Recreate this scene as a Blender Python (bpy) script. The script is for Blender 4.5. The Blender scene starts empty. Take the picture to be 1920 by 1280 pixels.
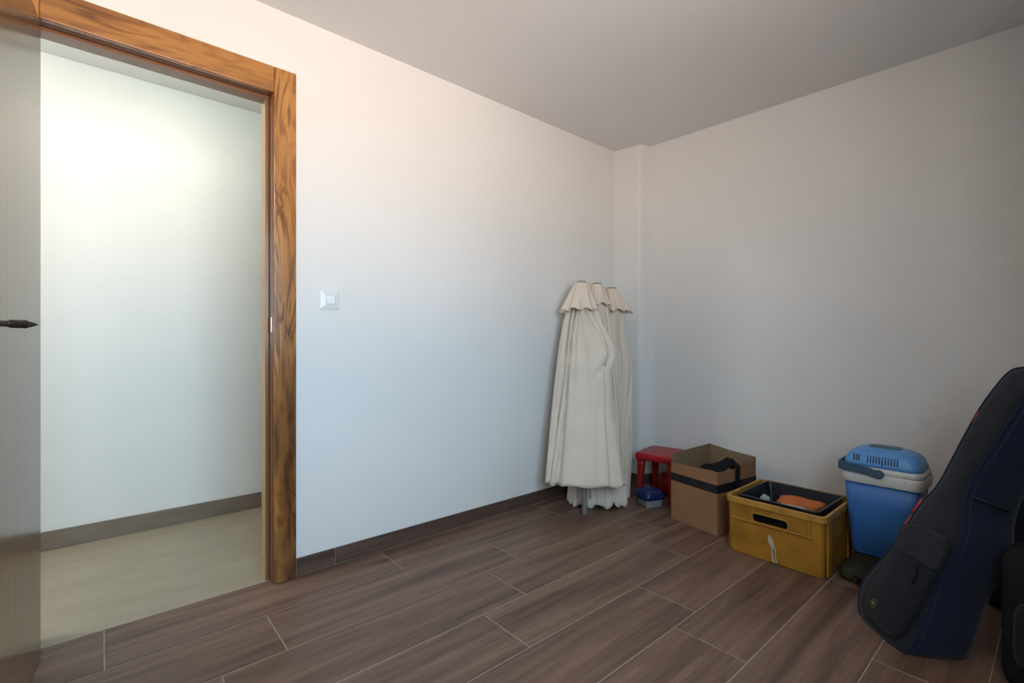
import bpy, bmesh, math, random
from mathutils import Vector, Matrix
from math import sin, cos, pi, radians

# ------------------------------------------------------------------ camera, light, exposure
SC = bpy.context.scene
COL = SC.collection
CEIL = 2.49
EYE = 1.04
HEAD = radians(49.2)                       # angle between the view direction and the long wall (+X)
cam_data = bpy.data.cameras.new('camera')
cam = bpy.data.objects.new('camera', cam_data)
COL.objects.link(cam)
cam.location = (0, 0, EYE)
cam.rotation_euler = (radians(90), 0, HEAD - radians(90))
cam_data.sensor_width = 36
cam_data.lens = 36 * 897 / 1920
cam_data.shift_y = 2 / 1920
cam_data.clip_start = 0.02
SC.camera = cam
SC.view_settings.view_transform = 'Standard'
SC.view_settings.look = 'None'
SC.view_settings.gamma = 1
SC.view_settings.exposure = 0.0
SC.view_settings.use_curve_mapping = False

SKY = (0.54, 0.77, 1.0)
GROUND = (1.0, 0.83, 0.745)
SKY_K, GROUND_K = 18.5, 24.5
WIN = (-0.40, 1.05, 0.92, 2.18)
REVEAL = 0.32            # x0, x1, z0, z1 of the window behind the camera; reveal made deep to block grazing light
BACK_Y = -0.34
LAMP_NEAR, FILL_FAR = 30.0, 100.0          # radiance of the hall lamp globe and an added fill globe
world = bpy.data.worlds.new('daylight')
SC.world = world
world.use_nodes = True
nt = world.node_tree
nt.nodes.clear()
wo = nt.nodes.new('ShaderNodeOutputWorld')
bg = nt.nodes.new('ShaderNodeBackground')
tc = nt.nodes.new('ShaderNodeTexCoord')
sx = nt.nodes.new('ShaderNodeSeparateXYZ')
cr = nt.nodes.new('ShaderNodeValToRGB')
mr = nt.nodes.new('ShaderNodeMapRange')
mr.inputs['From Min'].default_value = -0.25
mr.inputs['From Max'].default_value = 0.25
nt.links.new(tc.outputs['Generated'], sx.inputs[0])
nt.links.new(sx.outputs['Z'], mr.inputs['Value'])
nt.links.new(mr.outputs[0], cr.inputs[0])
cr.color_ramp.elements[0].position = 0.35
cr.color_ramp.elements[0].color = (*[c * GROUND_K / 40 for c in GROUND], 1)
cr.color_ramp.elements[1].position = 0.65
cr.color_ramp.elements[1].color = (*[c * SKY_K / 40 for c in SKY], 1)
nt.links.new(cr.outputs[0], bg.inputs[0])
bg.inputs[1].default_value = 40
nt.links.new(bg.outputs[0], wo.inputs[0])


def area(name, loc, rot, sx_, sy_, power, color, portal=False, shape='RECTANGLE'):
    d = bpy.data.lights.new(name, 'AREA')
    d.shape = shape
    d.size, d.size_y = sx_, sy_
    d.energy, d.color = power, color
    o = bpy.data.objects.new(name, d)
    o.location, o.rotation_euler = loc, rot
    COL.objects.link(o)
    if portal:
        d.cycles.is_portal = True
    return o


area('window_portal', ((WIN[0] + WIN[1]) / 2, BACK_Y - REVEAL - 0.005, (WIN[2] + WIN[3]) / 2), (radians(90), 0, 0),
     WIN[1] - WIN[0], WIN[3] - WIN[2], 1, (1, 1, 1), portal=True)

# ------------------------------------------------------------------ helpers
rnd = random.Random(7)


def link(name, me, parent=None):
    o = bpy.data.objects.new(name, me)
    COL.objects.link(o)
    if parent is not None:
        o.parent = parent
    return o


def tag(o, label=None, cat=None, group=None, kind=None):
    if label: o['label'] = label
    if cat: o['category'] = cat
    if group: o['group'] = group
    if kind: o['kind'] = kind
    return o


def thing(name, label, cat, loc=(0, 0, 0), rz=0, group=None):
    o = bpy.data.objects.new(name, None)
    o.empty_display_size = 0.05
    COL.objects.link(o)
    o.location = loc
    o.rotation_euler = (0, 0, rz)
    return tag(o, label, cat, group)


def build(name, bm, m, parent=None, smooth=False, angle=None, bevel=0, solid=0, sub=0):
    me = bpy.data.meshes.new(name)
    bmesh.ops.recalc_face_normals(bm, faces=bm.faces)
    if smooth:
        for f in bm.faces: f.smooth = True
    bm.to_mesh(me)
    bm.free()
    if m is not None: me.materials.append(m)
    o = link(name, me, parent)
    if solid:
        md = o.modifiers.new('solid', 'SOLIDIFY'); md.thickness = solid; md.offset = 0
    if bevel:
        md = o.modifiers.new('bevel', 'BEVEL'); md.width = bevel; md.segments = 2
        md.limit_method = 'ANGLE'; md.angle_limit = radians(35)
        for p in me.polygons: p.use_smooth = True
        w = o.modifiers.new('wn', 'WEIGHTED_NORMAL')
    if sub:
        md = o.modifiers.new('sub', 'SUBSURF'); md.levels = sub; md.render_levels = sub
    return o


def box(bm, x0, x1, y0, y1, z0, z1, M=None):
    vs = [bm.verts.new(v) for v in ((x0, y0, z0), (x1, y0, z0), (x1, y1, z0), (x0, y1, z0),
                                    (x0, y0, z1), (x1, y0, z1), (x1, y1, z1), (x0, y1, z1))]
    if M is not None:
        for v in vs: v.co = M @ v.co
    for f in ((0, 3, 2, 1), (4, 5, 6, 7), (0, 1, 5, 4), (1, 2, 6, 5), (2, 3, 7, 6), (3, 0, 4, 7)):
        bm.faces.new([vs[i] for i in f])
    return vs


def boxo(name, m, dims, parent=None, bevel=0, M=None):
    bm = bmesh.new()
    box(bm, *dims, M=M)
    return build(name, bm, m, parent, bevel=bevel)


def prism(bm, pts, z0, z1):
    a = [bm.verts.new((x, y, z0)) for x, y in pts]
    b = [bm.verts.new((x, y, z1)) for x, y in pts]
    bm.faces.new(a[::-1]); bm.faces.new(b)
    n = len(pts)
    for i in range(n):
        bm.faces.new((a[i], a[(i + 1) % n], b[(i + 1) % n], b[i]))


def rrect(hx, hy, r, n=5):
    r = min(r, hx - 1e-4, hy - 1e-4)
    out = []
    for cx, cy, a0 in ((hx - r, hy - r, 0), (-hx + r, hy - r, 90), (-hx + r, -hy + r, 180), (hx - r, -hy + r, 270)):
        for i in range(n + 1):
            a = radians(a0 + 90 * i / n)
            out.append((cx + r * cos(a), cy + r * sin(a)))
    return out


def loft(bm, rings, cap0=True, cap1=True, closed=True):
    """rings: list of lists of 3D points"""
    R = [[bm.verts.new(p) for p in ring] for ring in rings]
    for a, b in zip(R, R[1:]):
        n = len(a)
        for i in range(n if closed else n - 1):
            j = (i + 1) % n
            bm.faces.new((a[i], a[j], b[j], b[i]))
    if cap0: bm.faces.new(R[0][::-1])
    if cap1: bm.faces.new(R[-1])
    return R


def rloft(bm, secs, n=5, cap0=True, cap1=True):
    """secs: (z, hx, hy, r[, cx, cy])"""
    rings = []
    for s in secs:
        cx, cy = (s[4], s[5]) if len(s) > 4 else (0, 0)
        rings.append([(x + cx, y + cy, s[0]) for x, y in rrect(s[1], s[2], s[3], n)])
    return loft(bm, rings, cap0, cap1)


def tube(bm, pts, rad, n=10, closed=False):
    pts = [Vector(p) for p in pts]
    rads = rad if isinstance(rad, (list, tuple)) else [rad] * len(pts)
    rings = []
    up = Vector((0, 0, 1))
    prev = None
    for i, p in enumerate(pts):
        a = pts[max(i - 1, 0)]; b = pts[min(i + 1, len(pts) - 1)]
        t = (b - a).normalized()
        if prev is None:
            u = t.cross(up)
            if u.length < 0.1: u = t.cross(Vector((1, 0, 0)))
        else:
            u = prev - t * prev.dot(t)
        u.normalize(); prev = u
        v = t.cross(u)
        rings.append([p + (u * cos(2 * pi * k / n) + v * sin(2 * pi * k / n)) * rads[i] for k in range(n)])
    loft(bm, rings)


def lathe(bm, prof, n=24, M=None):
    rings = [[Vector((r * cos(2 * pi * k / n), r * sin(2 * pi * k / n), z)) for k in range(n)] for r, z in prof]
    if M is not None: rings = [[M @ p for p in ring] for ring in rings]
    loft(bm, rings)


def catmull(P, k=4, closed=True):
    P = [Vector(p) for p in P]; n = len(P); out = []
    for i in range(n if closed else n - 1):
        if closed: p0, p1, p2, p3 = P[i - 1], P[i], P[(i + 1) % n], P[(i + 2) % n]
        else: p0, p1, p2, p3 = P[max(i - 1, 0)], P[i], P[i + 1], P[min(i + 2, n - 1)]
        for j in range(k):
            t = j / k
            out.append(0.5 * ((2 * p1) + (p2 - p0) * t + (2 * p0 - 5 * p1 + 4 * p2 - p3) * t * t + (3 * p1 - p0 - 3 * p2 + p3) * t ** 3))
    if not closed: out.append(P[-1])
    return out


def cut(o, cbm):
    me = bpy.data.meshes.new('cutter')
    bmesh.ops.recalc_face_normals(cbm, faces=cbm.faces)
    cbm.to_mesh(me); cbm.free()
    c = bpy.data.objects.new('cutter', me); COL.objects.link(c)
    c.matrix_world = o.matrix_world
    md = o.modifiers.new('cut', 'BOOLEAN'); md.object = c; md.operation = 'DIFFERENCE'; md.solver = 'EXACT'
    par, o.parent = o.parent, None
    bpy.context.view_layer.update()
    dg = bpy.context.evaluated_depsgraph_get()
    new = bpy.data.meshes.new_from_object(o.evaluated_get(dg))
    o.modifiers.clear(); o.data = new; o.parent = par
    bpy.data.objects.remove(c)
    return o


# ------------------------------------------------------------------ materials
def mat(name, color=(0.8, 0.8, 0.8), rough=0.6, metal=0.0, spec=0.5, coat=0.0):
    m = bpy.data.materials.new(name)
    m.use_nodes = True
    b = m.node_tree.nodes['Principled BSDF']
    b.inputs['Base Color'].default_value = (*color, 1)
    b.inputs['Roughness'].default_value = rough
    b.inputs['Metallic'].default_value = metal
    b.inputs['Specular IOR Level'].default_value = spec
    b.inputs['Coat Weight'].default_value = coat
    return m


class N:
    def __init__(s, m):
        s.m = m; s.nt = m.node_tree; s.b = s.nt.nodes['Principled BSDF']

    def new(s, t, **kw):
        n = s.nt.nodes.new(t)
        for k, v in kw.items():
            if hasattr(n, k): setattr(n, k, v)
            else: n.inputs[k.replace('_', ' ')].default_value = v
        return n

    def l(s, a, b): s.nt.links.new(a, b)

    def coords(s, scale=(1, 1, 1), kind='Object', rot=(0, 0, 0), random=False):
        t = s.new('ShaderNodeTexCoord'); mp = s.new('ShaderNodeMapping')
        mp.inputs['Scale'].default_value = scale; mp.inputs['Rotation'].default_value = rot
        if random:
            oi = s.new('ShaderNodeObjectInfo'); mu = s.new('ShaderNodeVectorMath'); mu.operation = 'SCALE'
            cb = s.new('ShaderNodeCombineXYZ')
            for i in range(3): s.l(oi.outputs['Random'], cb.inputs[i])
            s.l(cb.outputs[0], mu.inputs[0]); mu.inputs['Scale'].default_value = 53
            ad = s.new('ShaderNodeVectorMath'); ad.operation = 'ADD'
            s.l(t.outputs[kind], ad.inputs[0]); s.l(mu.outputs[0], ad.inputs[1])
            s.l(ad.outputs[0], mp.inputs[0])
        else:
            s.l(t.outputs[kind], mp.inputs[0])
        return mp.outputs[0]

    def noise(s, vec, scale=5, detail=4, rough=0.5, dist=0):
        n = s.new('ShaderNodeTexNoise')
        n.inputs['Scale'].default_value = scale; n.inputs['Detail'].default_value = detail
        n.inputs['Roughness'].default_value = rough; n.inputs['Distortion'].default_value = dist
        s.l(vec, n.inputs['Vector'])
        return n.outputs['Fac']

    def ramp(s, fac, stops):
        r = s.new('ShaderNodeValToRGB'); e = r.color_ramp.elements
        while len(e) < len(stops): e.new(0.5)
        for el, (p, c) in zip(e, stops):
            el.position = p; el.color = (*c, 1) if len(c) == 3 else c
        s.l(fac, r.inputs[0])
        return r.outputs[0]

    def math(s, op, a, b=None):
        n = s.new('ShaderNodeMath'); n.operation = op
        for i, v in enumerate((a, b)):
            if v is None: continue
            if isinstance(v, (int, float)): n.inputs[i].default_value = v
            else: s.l(v, n.inputs[i])
        return n.outputs[0]

    def mix(s, fac, a, b, mode='MIX'):
        n = s.new('ShaderNodeMixRGB'); n.blend_type = mode
        for i, v in enumerate((fac, a, b)):
            if isinstance(v, (int, float)): n.inputs[i].default_value = v
            elif isinstance(v, tuple): n.inputs[i].default_value = (*v, 1)
            else: s.l(v, n.inputs[i])
        return n.outputs[0]

    def bump(s, h, strength=0.2, dist=0.01):
        n = s.new('ShaderNodeBump'); n.inputs['Strength'].default_value = strength
        n.inputs['Distance'].default_value = dist
        s.l(h, n.inputs['Height']); s.l(n.outputs[0], s.b.inputs['Normal'])


def plaster(name, col, k=0.012):
    m = mat(name, col, 0.62, spec=0.35); n = N(m)
    v = n.coords()
    a = n.noise(v, 1.3, 3)
    c2 = tuple(c * (1 - 3 * k) for c in col)
    n.l(n.ramp(a, [(0.35, c2), (0.65, col)]), n.b.inputs['Base Color'])
    n.bump(n.noise(v, 90, 4), 0.08, 0.004)
    return m


M_wall = plaster('wall_paint', (0.80, 0.79, 0.775))
M_ceil = plaster('ceiling_paint', (0.78, 0.77, 0.77))
M_back = plaster('back_wall_darkened', (0.42, 0.39, 0.36))  # unseen walls, toned darker to soak up bounced light
M_hall = plaster('hall_wall_paint', (0.79, 0.80, 0.78))


def pine(name, axis):
    """stained knotty pine; axis = long direction of the board"""
    m = mat(name, (0.4, 0.2, 0.07), 0.24, spec=0.5, coat=0.5); n = N(m)
    n.b.inputs['Coat Roughness'].default_value = 0.16
    sc = [9.0, 9.0, 9.0]; sc[axis] = 1.5
    v = n.coords(tuple(sc))
    base = n.noise(v, 1.0, 3.2, 0.45, 0.9)
    rings = n.math('SINE', n.math('MULTIPLY', base, 55))
    rings = n.math('MULTIPLY', n.math('ADD', rings, 1), 0.5)
    sf = [260, 260, 260]; sf[axis] = 6
    fine = n.noise(n.coords(tuple(sf)), 1, 3)
    big = n.noise(n.coords(tuple([9 if i != axis else 1.7 for i in range(3)])), 1, 3, 0.6)
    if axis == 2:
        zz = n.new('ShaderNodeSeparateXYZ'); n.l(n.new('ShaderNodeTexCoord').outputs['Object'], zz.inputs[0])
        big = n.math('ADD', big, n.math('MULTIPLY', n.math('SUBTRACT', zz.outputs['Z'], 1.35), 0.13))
    gate = n.noise(n.coords(tuple([5 if i != axis else 1.9 for i in range(3)])), 1.3, 2)
    ringc = n.ramp(rings, [(0.0, (1, 1, 1)), (0.6, (0.93, 0.90, 0.86)), (0.88, (0.50, 0.38, 0.29)), (1, (0.34, 0.24, 0.18))])
    amt = n.ramp(gate, [(0.38, (0.22,) * 3), (0.62, (0.9,) * 3)])
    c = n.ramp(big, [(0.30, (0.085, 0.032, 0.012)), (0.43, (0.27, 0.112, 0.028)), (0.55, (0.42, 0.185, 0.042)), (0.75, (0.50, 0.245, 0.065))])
    c = n.mix(amt, c, n.mix(1.0, c, ringc, 'MULTIPLY'))
    vo = n.new('ShaderNodeTexVoronoi'); vo.inputs['Scale'].default_value = 1.0
    sk = [7.0, 7.0, 7.0]; sk[axis] = 2.6
    n.l(n.coords(tuple(sk)), vo.inputs['Vector'])
    kd = n.math('ADD', vo.outputs['Distance'], n.math('MULTIPLY', base, 0.10))
    c = n.mix(0.8, c, n.ramp(kd, [(0.10, (0.34, 0.22, 0.15)), (0.155, (0.80, 0.75, 0.68)), (0.175, (0.55, 0.42, 0.33)), (0.20, (0.88, 0.84, 0.78)), (0.235, (0.70, 0.60, 0.5)), (0.28, (1, 1, 1))]), 'MULTIPLY')
    c = n.mix(0.35, c, n.ramp(fine, [(0.3, (0.5, 0.4, 0.35)), (0.6, (1, 1, 1))]), 'MULTIPLY')
    n.l(c, n.b.inputs['Base Color'])
    n.bump(fine, 0.06, 0.002)
    return m


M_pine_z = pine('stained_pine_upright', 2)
M_pine_x = pine('stained_pine_head', 0)
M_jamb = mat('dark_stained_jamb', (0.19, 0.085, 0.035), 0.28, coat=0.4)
M_jambl = mat('lit_edge_jamb', (0.46, 0.30, 0.15), 0.4)

# glossy varnished door leaf
M_door = mat('varnished_door', (0.21, 0.12, 0.055), 0.17, spec=0.5)
n = N(M_door)
v = n.coords((60, 60, 0.8))
st = n.noise(v, 1, 3)
n.l(n.ramp(st, [(0.3, (0.13, 0.07, 0.03)), (0.7, (0.26, 0.15, 0.07))]), n.b.inputs['Base Color'])
v = n.coords((45, 45, 0.5))
n.bump(n.noise(v, 1, 2), 0.10, 0.003)

# wood-look porcelain planks
def plank_mat(name, lo, mid, hi, rand=True):
    m = mat(name, mid, 0.42, spec=0.4); n = N(m)
    v = n.coords((1.1, 17, 17), random=rand)
    a = n.noise(v, 1.0, 6, 0.62, 0.35)
    v2 = n.coords((7, 120, 120), random=rand)
    b = n.noise(v2, 1.0, 4, 0.6)
    mixf = n.math('ADD', n.math('MULTIPLY', a, 0.72), n.math('MULTIPLY', b, 0.28))
    c = n.ramp(mixf, [(0.36, lo), (0.50, mid), (0.64, hi)])
    sp = n.noise(n.coords((60, 110, 110), random=rand), 1, 3)
    c = n.mix(0.25, c, n.ramp(sp, [(0.35, (0.72, 0.72, 0.72)), (0.6, (1.08, 1.08, 1.08))]), 'MULTIPLY')
    n.l(c, n.b.inputs['Base Color'])
    n.l(n.ramp(b, [(0.3, (0.36,) * 3), (0.7, (0.5,) * 3)]), n.b.inputs['Roughness'])
    n.bump(mixf, 0.12, 0.002)
    return m


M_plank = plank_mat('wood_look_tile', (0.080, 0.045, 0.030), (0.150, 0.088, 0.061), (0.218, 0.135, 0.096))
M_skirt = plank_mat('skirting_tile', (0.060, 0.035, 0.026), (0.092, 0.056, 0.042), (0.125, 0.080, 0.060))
M_grout = mat('grout', (0.42, 0.33, 0.27), 0.85)
n = N(M_grout)
n.l(n.ramp(n.noise(n.coords(), 30, 3), [(0.3, (0.31, 0.24, 0.195)), (0.7, (0.38, 0.30, 0.245))]), n.b.inputs['Base Color'])
M_hfloor = mat('beige_hall_tile', (0.36, 0.32, 0.25), 0.4)
n = N(M_hfloor)
a = n.noise(n.coords((1.2, 5, 1)), 2.2, 6, 0.6, 0.5)
n.l(n.ramp(a, [(0.3, (0.25, 0.212, 0.152)), (0.7, (0.31, 0.265, 0.195))]), n.b.inputs['Base Color'])
n.bump(n.noise(n.coords(), 40, 3), 0.05, 0.002)
M_hskirt = mat('taupe_hall_skirting', (0.25, 0.195, 0.15), 0.45)
n = N(M_hskirt)
n.l(n.ramp(n.noise(n.coords((2, 2, 8)), 3, 5), [(0.3, (0.16, 0.125, 0.092)), (0.7, (0.21, 0.165, 0.125))]), n.b.inputs['Base Color'])


def noisy(name, col, rough=0.6, k=0.25, scale=8, bump=0.0, bscale=300, **kw):
    m = mat(name, col, rough, **kw); n = N(m)
    f = n.noise(n.coords(), scale, 4)
    n.l(n.ramp(f, [(0.3, tuple(c * (1 - k) for c in col)), (0.7, col)]), n.b.inputs['Base Color'])
    if bump: n.bump(n.noise(n.coords(), bscale, 2), bump, 0.002)
    return m


def fabric(name, col, scale=900, k=0.3, bump=0.3, sheen=0.0):
    m = mat(name, col, 0.9, spec=0.15); n = N(m)
    f = n.noise(n.coords(), scale, 2)
    g = n.noise(n.coords(), 6, 3)
    c = n.ramp(f, [(0.35, tuple(c * (1 - k) for c in col)), (0.65, tuple(min(1, c * (1 + k * 0.5)) for c in col))])
    c = n.mix(0.5, c, n.ramp(g, [(0.3, (0.85,) * 3), (0.7, (1.05,) * 3)]), 'MULTIPLY')
    n.l(c, n.b.inputs['Base Color'])
    n.bump(f, bump, 0.001)
    n.b.inputs['Sheen Weight'].default_value = sheen
    return m


M_canvas = fabric('cream_canvas', (0.76, 0.665, 0.56), 500, 0.06, 0.12)
M_canvas2 = fabric('cream_canvas_flounce', (0.77, 0.665, 0.55), 500, 0.06, 0.12)
M_pole = mat('grey_pole', (0.42, 0.42, 0.40), 0.45, 0.2)
M_card = noisy('cardboard', (0.28, 0.148, 0.073), 0.8, 0.14, 5, 0.08, 200, spec=0.2)
M_cardin = noisy('cardboard_inside', (0.24, 0.16, 0.095), 0.85, 0.12, 5, spec=0.2)
M_tape = noisy('black_tape', (0.010, 0.010, 0.012), 0.35, 0.3, 20)
M_black = fabric('black_cloth', (0.012, 0.012, 0.016), 300, 0.4, 0.3)
M_crate = noisy('yellow_crate_plastic', (0.42, 0.19, 0.018), 0.45, 0.42, 9, 0.05, 120)
M_crate2 = noisy('worn_yellow_rim', (0.52, 0.27, 0.045), 0.5, 0.35, 14)
M_dark = noisy('dark_plastic', (0.012, 0.013, 0.017), 0.35, 0.2, 12)
M_orange = noisy('orange_fabric', (0.62, 0.15, 0.03), 0.75, 0.35, 22)
M_white = noisy('white_plastic', (0.62, 0.62, 0.60), 0.4, 0.08, 8)
M_paper = noisy('pale_paper', (0.55, 0.50, 0.42), 0.7, 0.3, 40)
M_green = noisy('pale_green_paper', (0.33, 0.42, 0.33), 0.7, 0.3, 40)
M_red = noisy('red_plastic', (0.42, 0.008, 0.014), 0.38, 0.12, 6)
M_red2 = noisy('dark_red_plastic', (0.30, 0.006, 0.008), 0.42, 0.15, 6)
M_blue = noisy('blue_cooler_plastic', (0.045, 0.17, 0.48), 0.42, 0.10, 5)
M_lblue = noisy('light_blue_cooler_plastic', (0.10, 0.31, 0.66), 0.36, 0.08, 5)
M_slate = noisy('slate_handle_plastic', (0.05, 0.10, 0.16), 0.4, 0.2, 10)
M_navyp = noisy('dark_blue_vent', (0.008, 0.016, 0.06), 0.6, 0.2, 10)
M_lid = noisy('navy_lid_plastic', (0.012, 0.022, 0.12), 0.3, 0.2, 9)
M_clear = noisy('frosted_box_plastic', (0.42, 0.44, 0.44), 0.35, 0.1, 9)
M_navy = fabric('navy_nylon', (0.014, 0.021, 0.050), 600, 0.35, 0.3, 0.15)
M_grey = fabric('charcoal_nylon', (0.017, 0.020, 0.027), 600, 0.35, 0.3, 0.15)
M_grey2 = fabric('charcoal_pocket_nylon', (0.012, 0.015, 0.021), 600, 0.35, 0.3, 0.1)
M_trim = mat('dark_seam_binding', (0.008, 0.010, 0.022), 0.6)
M_redt = noisy('red_zip_pull', (0.45, 0.02, 0.012), 0.5, 0.2, 20)
M_olive = fabric('dark_olive_canvas', (0.038, 0.035, 0.024), 260, 0.4, 0.5)
M_badge = mat('badge_black', (0.012, 0.011, 0.008), 0.4)
M_gold = mat('badge_gold', (0.30, 0.24, 0.10), 0.45, 0.3)
M_bronze = mat('dark_bronze', (0.020, 0.013, 0.010), 0.42, 0.3)
M_brass = mat('pale_brass', (0.85, 0.66, 0.48), 0.3, 1.0)
M_switch = mat('switch_ivory', (0.76, 0.77, 0.76), 0.35)
M_rocker = mat('switch_rocker', (0.86, 0.90, 0.93), 0.25)
M_frame = mat('white_window_frame', (0.75, 0.75, 0.75), 0.4)
M_glass = bpy.data.materials.new('window_glass'); M_glass.use_nodes = True
_g = M_glass.node_tree; _g.nodes.clear()
_o = _g.nodes.new('ShaderNodeOutputMaterial'); _t = _g.nodes.new('ShaderNodeBsdfTransparent')
_gl = _g.nodes.new('ShaderNodeBsdfGlossy'); _mx = _g.nodes.new('ShaderNodeMixShader')
_gl.inputs['Roughness'].default_value = 0.02; _mx.inputs[0].default_value = 0.06
_t.inputs[0].default_value = (0.95, 0.97, 0.96, 1)
_g.links.new(_t.outputs[0], _mx.inputs[1]); _g.links.new(_gl.outputs[0], _mx.inputs[2]); _g.links.new(_mx.outputs[0], _o.inputs[0])
M_lamps = []
for c_, e_ in (((0.86, 1.0, 0.92), LAMP_NEAR), ((1.0, 0.99, 0.92), FILL_FAR)):
    m_ = mat('lamp_globe', (0.9, 0.9, 0.88), 0.5)
    b_ = m_.node_tree.nodes['Principled BSDF']
    b_.inputs['Emission Color'].default_value = (*c_, 1); b_.inputs['Emission Strength'].default_value = e_
    M_lamps.append(m_)

# ------------------------------------------------------------------ setting
WA = 2.245                                 # room face of the door wall
WH = 2.335                                 # hall face of the door wall
HF = 3.338                                 # far wall of the hall
X0 = -1.15                                 # left wall of the room
DX0, DX1, DZ = -0.189, 0.585, 2.145        # rough door opening


def wb(y):                                 # x of the right wall's face (it runs a few degrees off square)
    return 3.091 + (2.0 - y) * 0.0539


def struct(name, bm, m, **kw):
    return tag(build(name, bm, m, **kw), kind='structure')


bm = bmesh.new()
box(bm, X0 - 0.12, DX0, WA, WH, -0.05, CEIL)
box(bm, DX1, 3.3, WA, WH, -0.05, CEIL)
box(bm, DX0, DX1, WA, WH, DZ, CEIL)
struct('wall_left', bm, M_wall)
bm = bmesh.new()
prism(bm, [(wb(BACK_Y - 0.27), BACK_Y - 0.27), (wb(BACK_Y - 0.27) + 0.15, BACK_Y - 0.27), (wb(WH) + 0.15, WH), (wb(WH), WH)], -0.05, CEIL)
struct('wall_right', bm, M_wall)
# column with a soft outer corner
bm = bmesh.new()
pts = [(2.961, WA + 0.01), (2.993 - 0.002, 2.035 + 0.022)]
for i in range(1, 6):
    a = i / 6 * pi / 2
    pts.append((2.993 + 0.02 - 0.02 * cos(a) , 2.035 + 0.022 - 0.024 * sin(a)))
pts += [(3.015, 2.030), (wb(2.0) + 0.02, 2.002), (wb(2.2) + 0.05, WA + 0.01)]
prism(bm, pts, -0.05, CEIL)
struct('column', bm, M_wall)
bm = bmesh.new()
box(bm, X0 - 0.12, X0, BACK_Y - REVEAL, WA, -0.05, CEIL)
struct('wall_side', bm, M_back)
bm = bmesh.new()
box(bm, X0 - 0.12, WIN[0], BACK_Y - REVEAL, BACK_Y, -0.05, CEIL)
box(bm, WIN[1], 3.35, BACK_Y - REVEAL, BACK_Y, -0.05, CEIL)
box(bm, WIN[0], WIN[1], BACK_Y - REVEAL, BACK_Y, -0.05, WIN[2])
box(bm, WIN[0], WIN[1], BACK_Y - REVEAL, BACK_Y, WIN[3], CEIL)
struct('wall_back', bm, M_back)
bm = bmesh.new(); box(bm, X0 - 0.12, 3.6, BACK_Y - REVEAL, WH, CEIL, CEIL + 0.12)
struct('ceiling', bm, M_ceil)

# window behind the camera
w1 = thing('window_1', None, None, ((WIN[0] + WIN[1]) / 2, BACK_Y - REVEAL + 0.02, WIN[2])); w1['kind'] = 'structure'
hw, hh = (WIN[1] - WIN[0]) / 2, WIN[3] - WIN[2]
bm = bmesh.new()
box(bm, -hw, hw, 0, 0.05, 0, 0.05); box(bm, -hw, hw, 0, 0.05, hh - 0.05, hh)
box(bm, -hw, -hw + 0.05, 0, 0.05, 0.05, hh - 0.05); box(bm, hw - 0.05, hw, 0, 0.05, 0.05, hh - 0.05)
box(bm, -0.03, 0.03, 0, 0.05, 0.05, hh - 0.05)
tag(build('window_frame', bm, M_frame, w1), kind='structure')
for s in (-1, 1):
    xa, xb = sorted((s * 0.03, s * (hw - 0.05)))
    tag(boxo('pane', M_glass, (xa, xb, 0.02, 0.026, 0.05, hh - 0.05), w1), kind='structure')

# hall
bm = bmesh.new(); box(bm, -2.6, 2.4, HF, HF + 0.1, -0.05, CEIL)
struct('wall_hall_far', bm, M_hall)
bm = bmesh.new(); box(bm, -2.7, -2.6, WH, HF, -0.05, CEIL)
struct('wall_hall_end', bm, M_hall)
bm = bmesh.new(); box(bm, 2.4, 2.5, WH, HF, -0.05, CEIL)
struct('wall_hall_side', bm, M_hall)
bm = bmesh.new(); box(bm, -2.6, X0 - 0.12, WH - 0.09, WH, -0.05, CEIL)
struct('wall_hall_near', bm, M_hall)
bm = bmesh.new(); box(bm, -2.7, 2.5, WH, HF + 0.1, CEIL + 0.001, CEIL + 0.12)
struct('ceiling', bm, M_ceil)
# hall floor, large beige slabs with tight joints
hf = thing('floor', None, None); hf['kind'] = 'structure'
tag(boxo('grout_bed', M_grout, (-2.6, 2.4, 2.276, HF, -0.05, -0.003), hf), kind='structure')
for i, (xa, xb) in enumerate(((-2.6, -1.4), (-1.4, -0.2), (-0.2, 1.0), (1.0, 2.4))):
    ya = 2.278 if i == 2 else WH - 0.02
    tag(boxo('slab', M_hfloor, (xa + 0.0004, xb - 0.0004, ya, HF, -0.012, 0), hf), kind='structure')
bm = bmesh.new(); box(bm, -2.6, 2.4, HF - 0.01, HF - 0.0005, 0.0005, 0.095)
struct('baseboard_hall', bm, M_hskirt, bevel=0.002)

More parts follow.
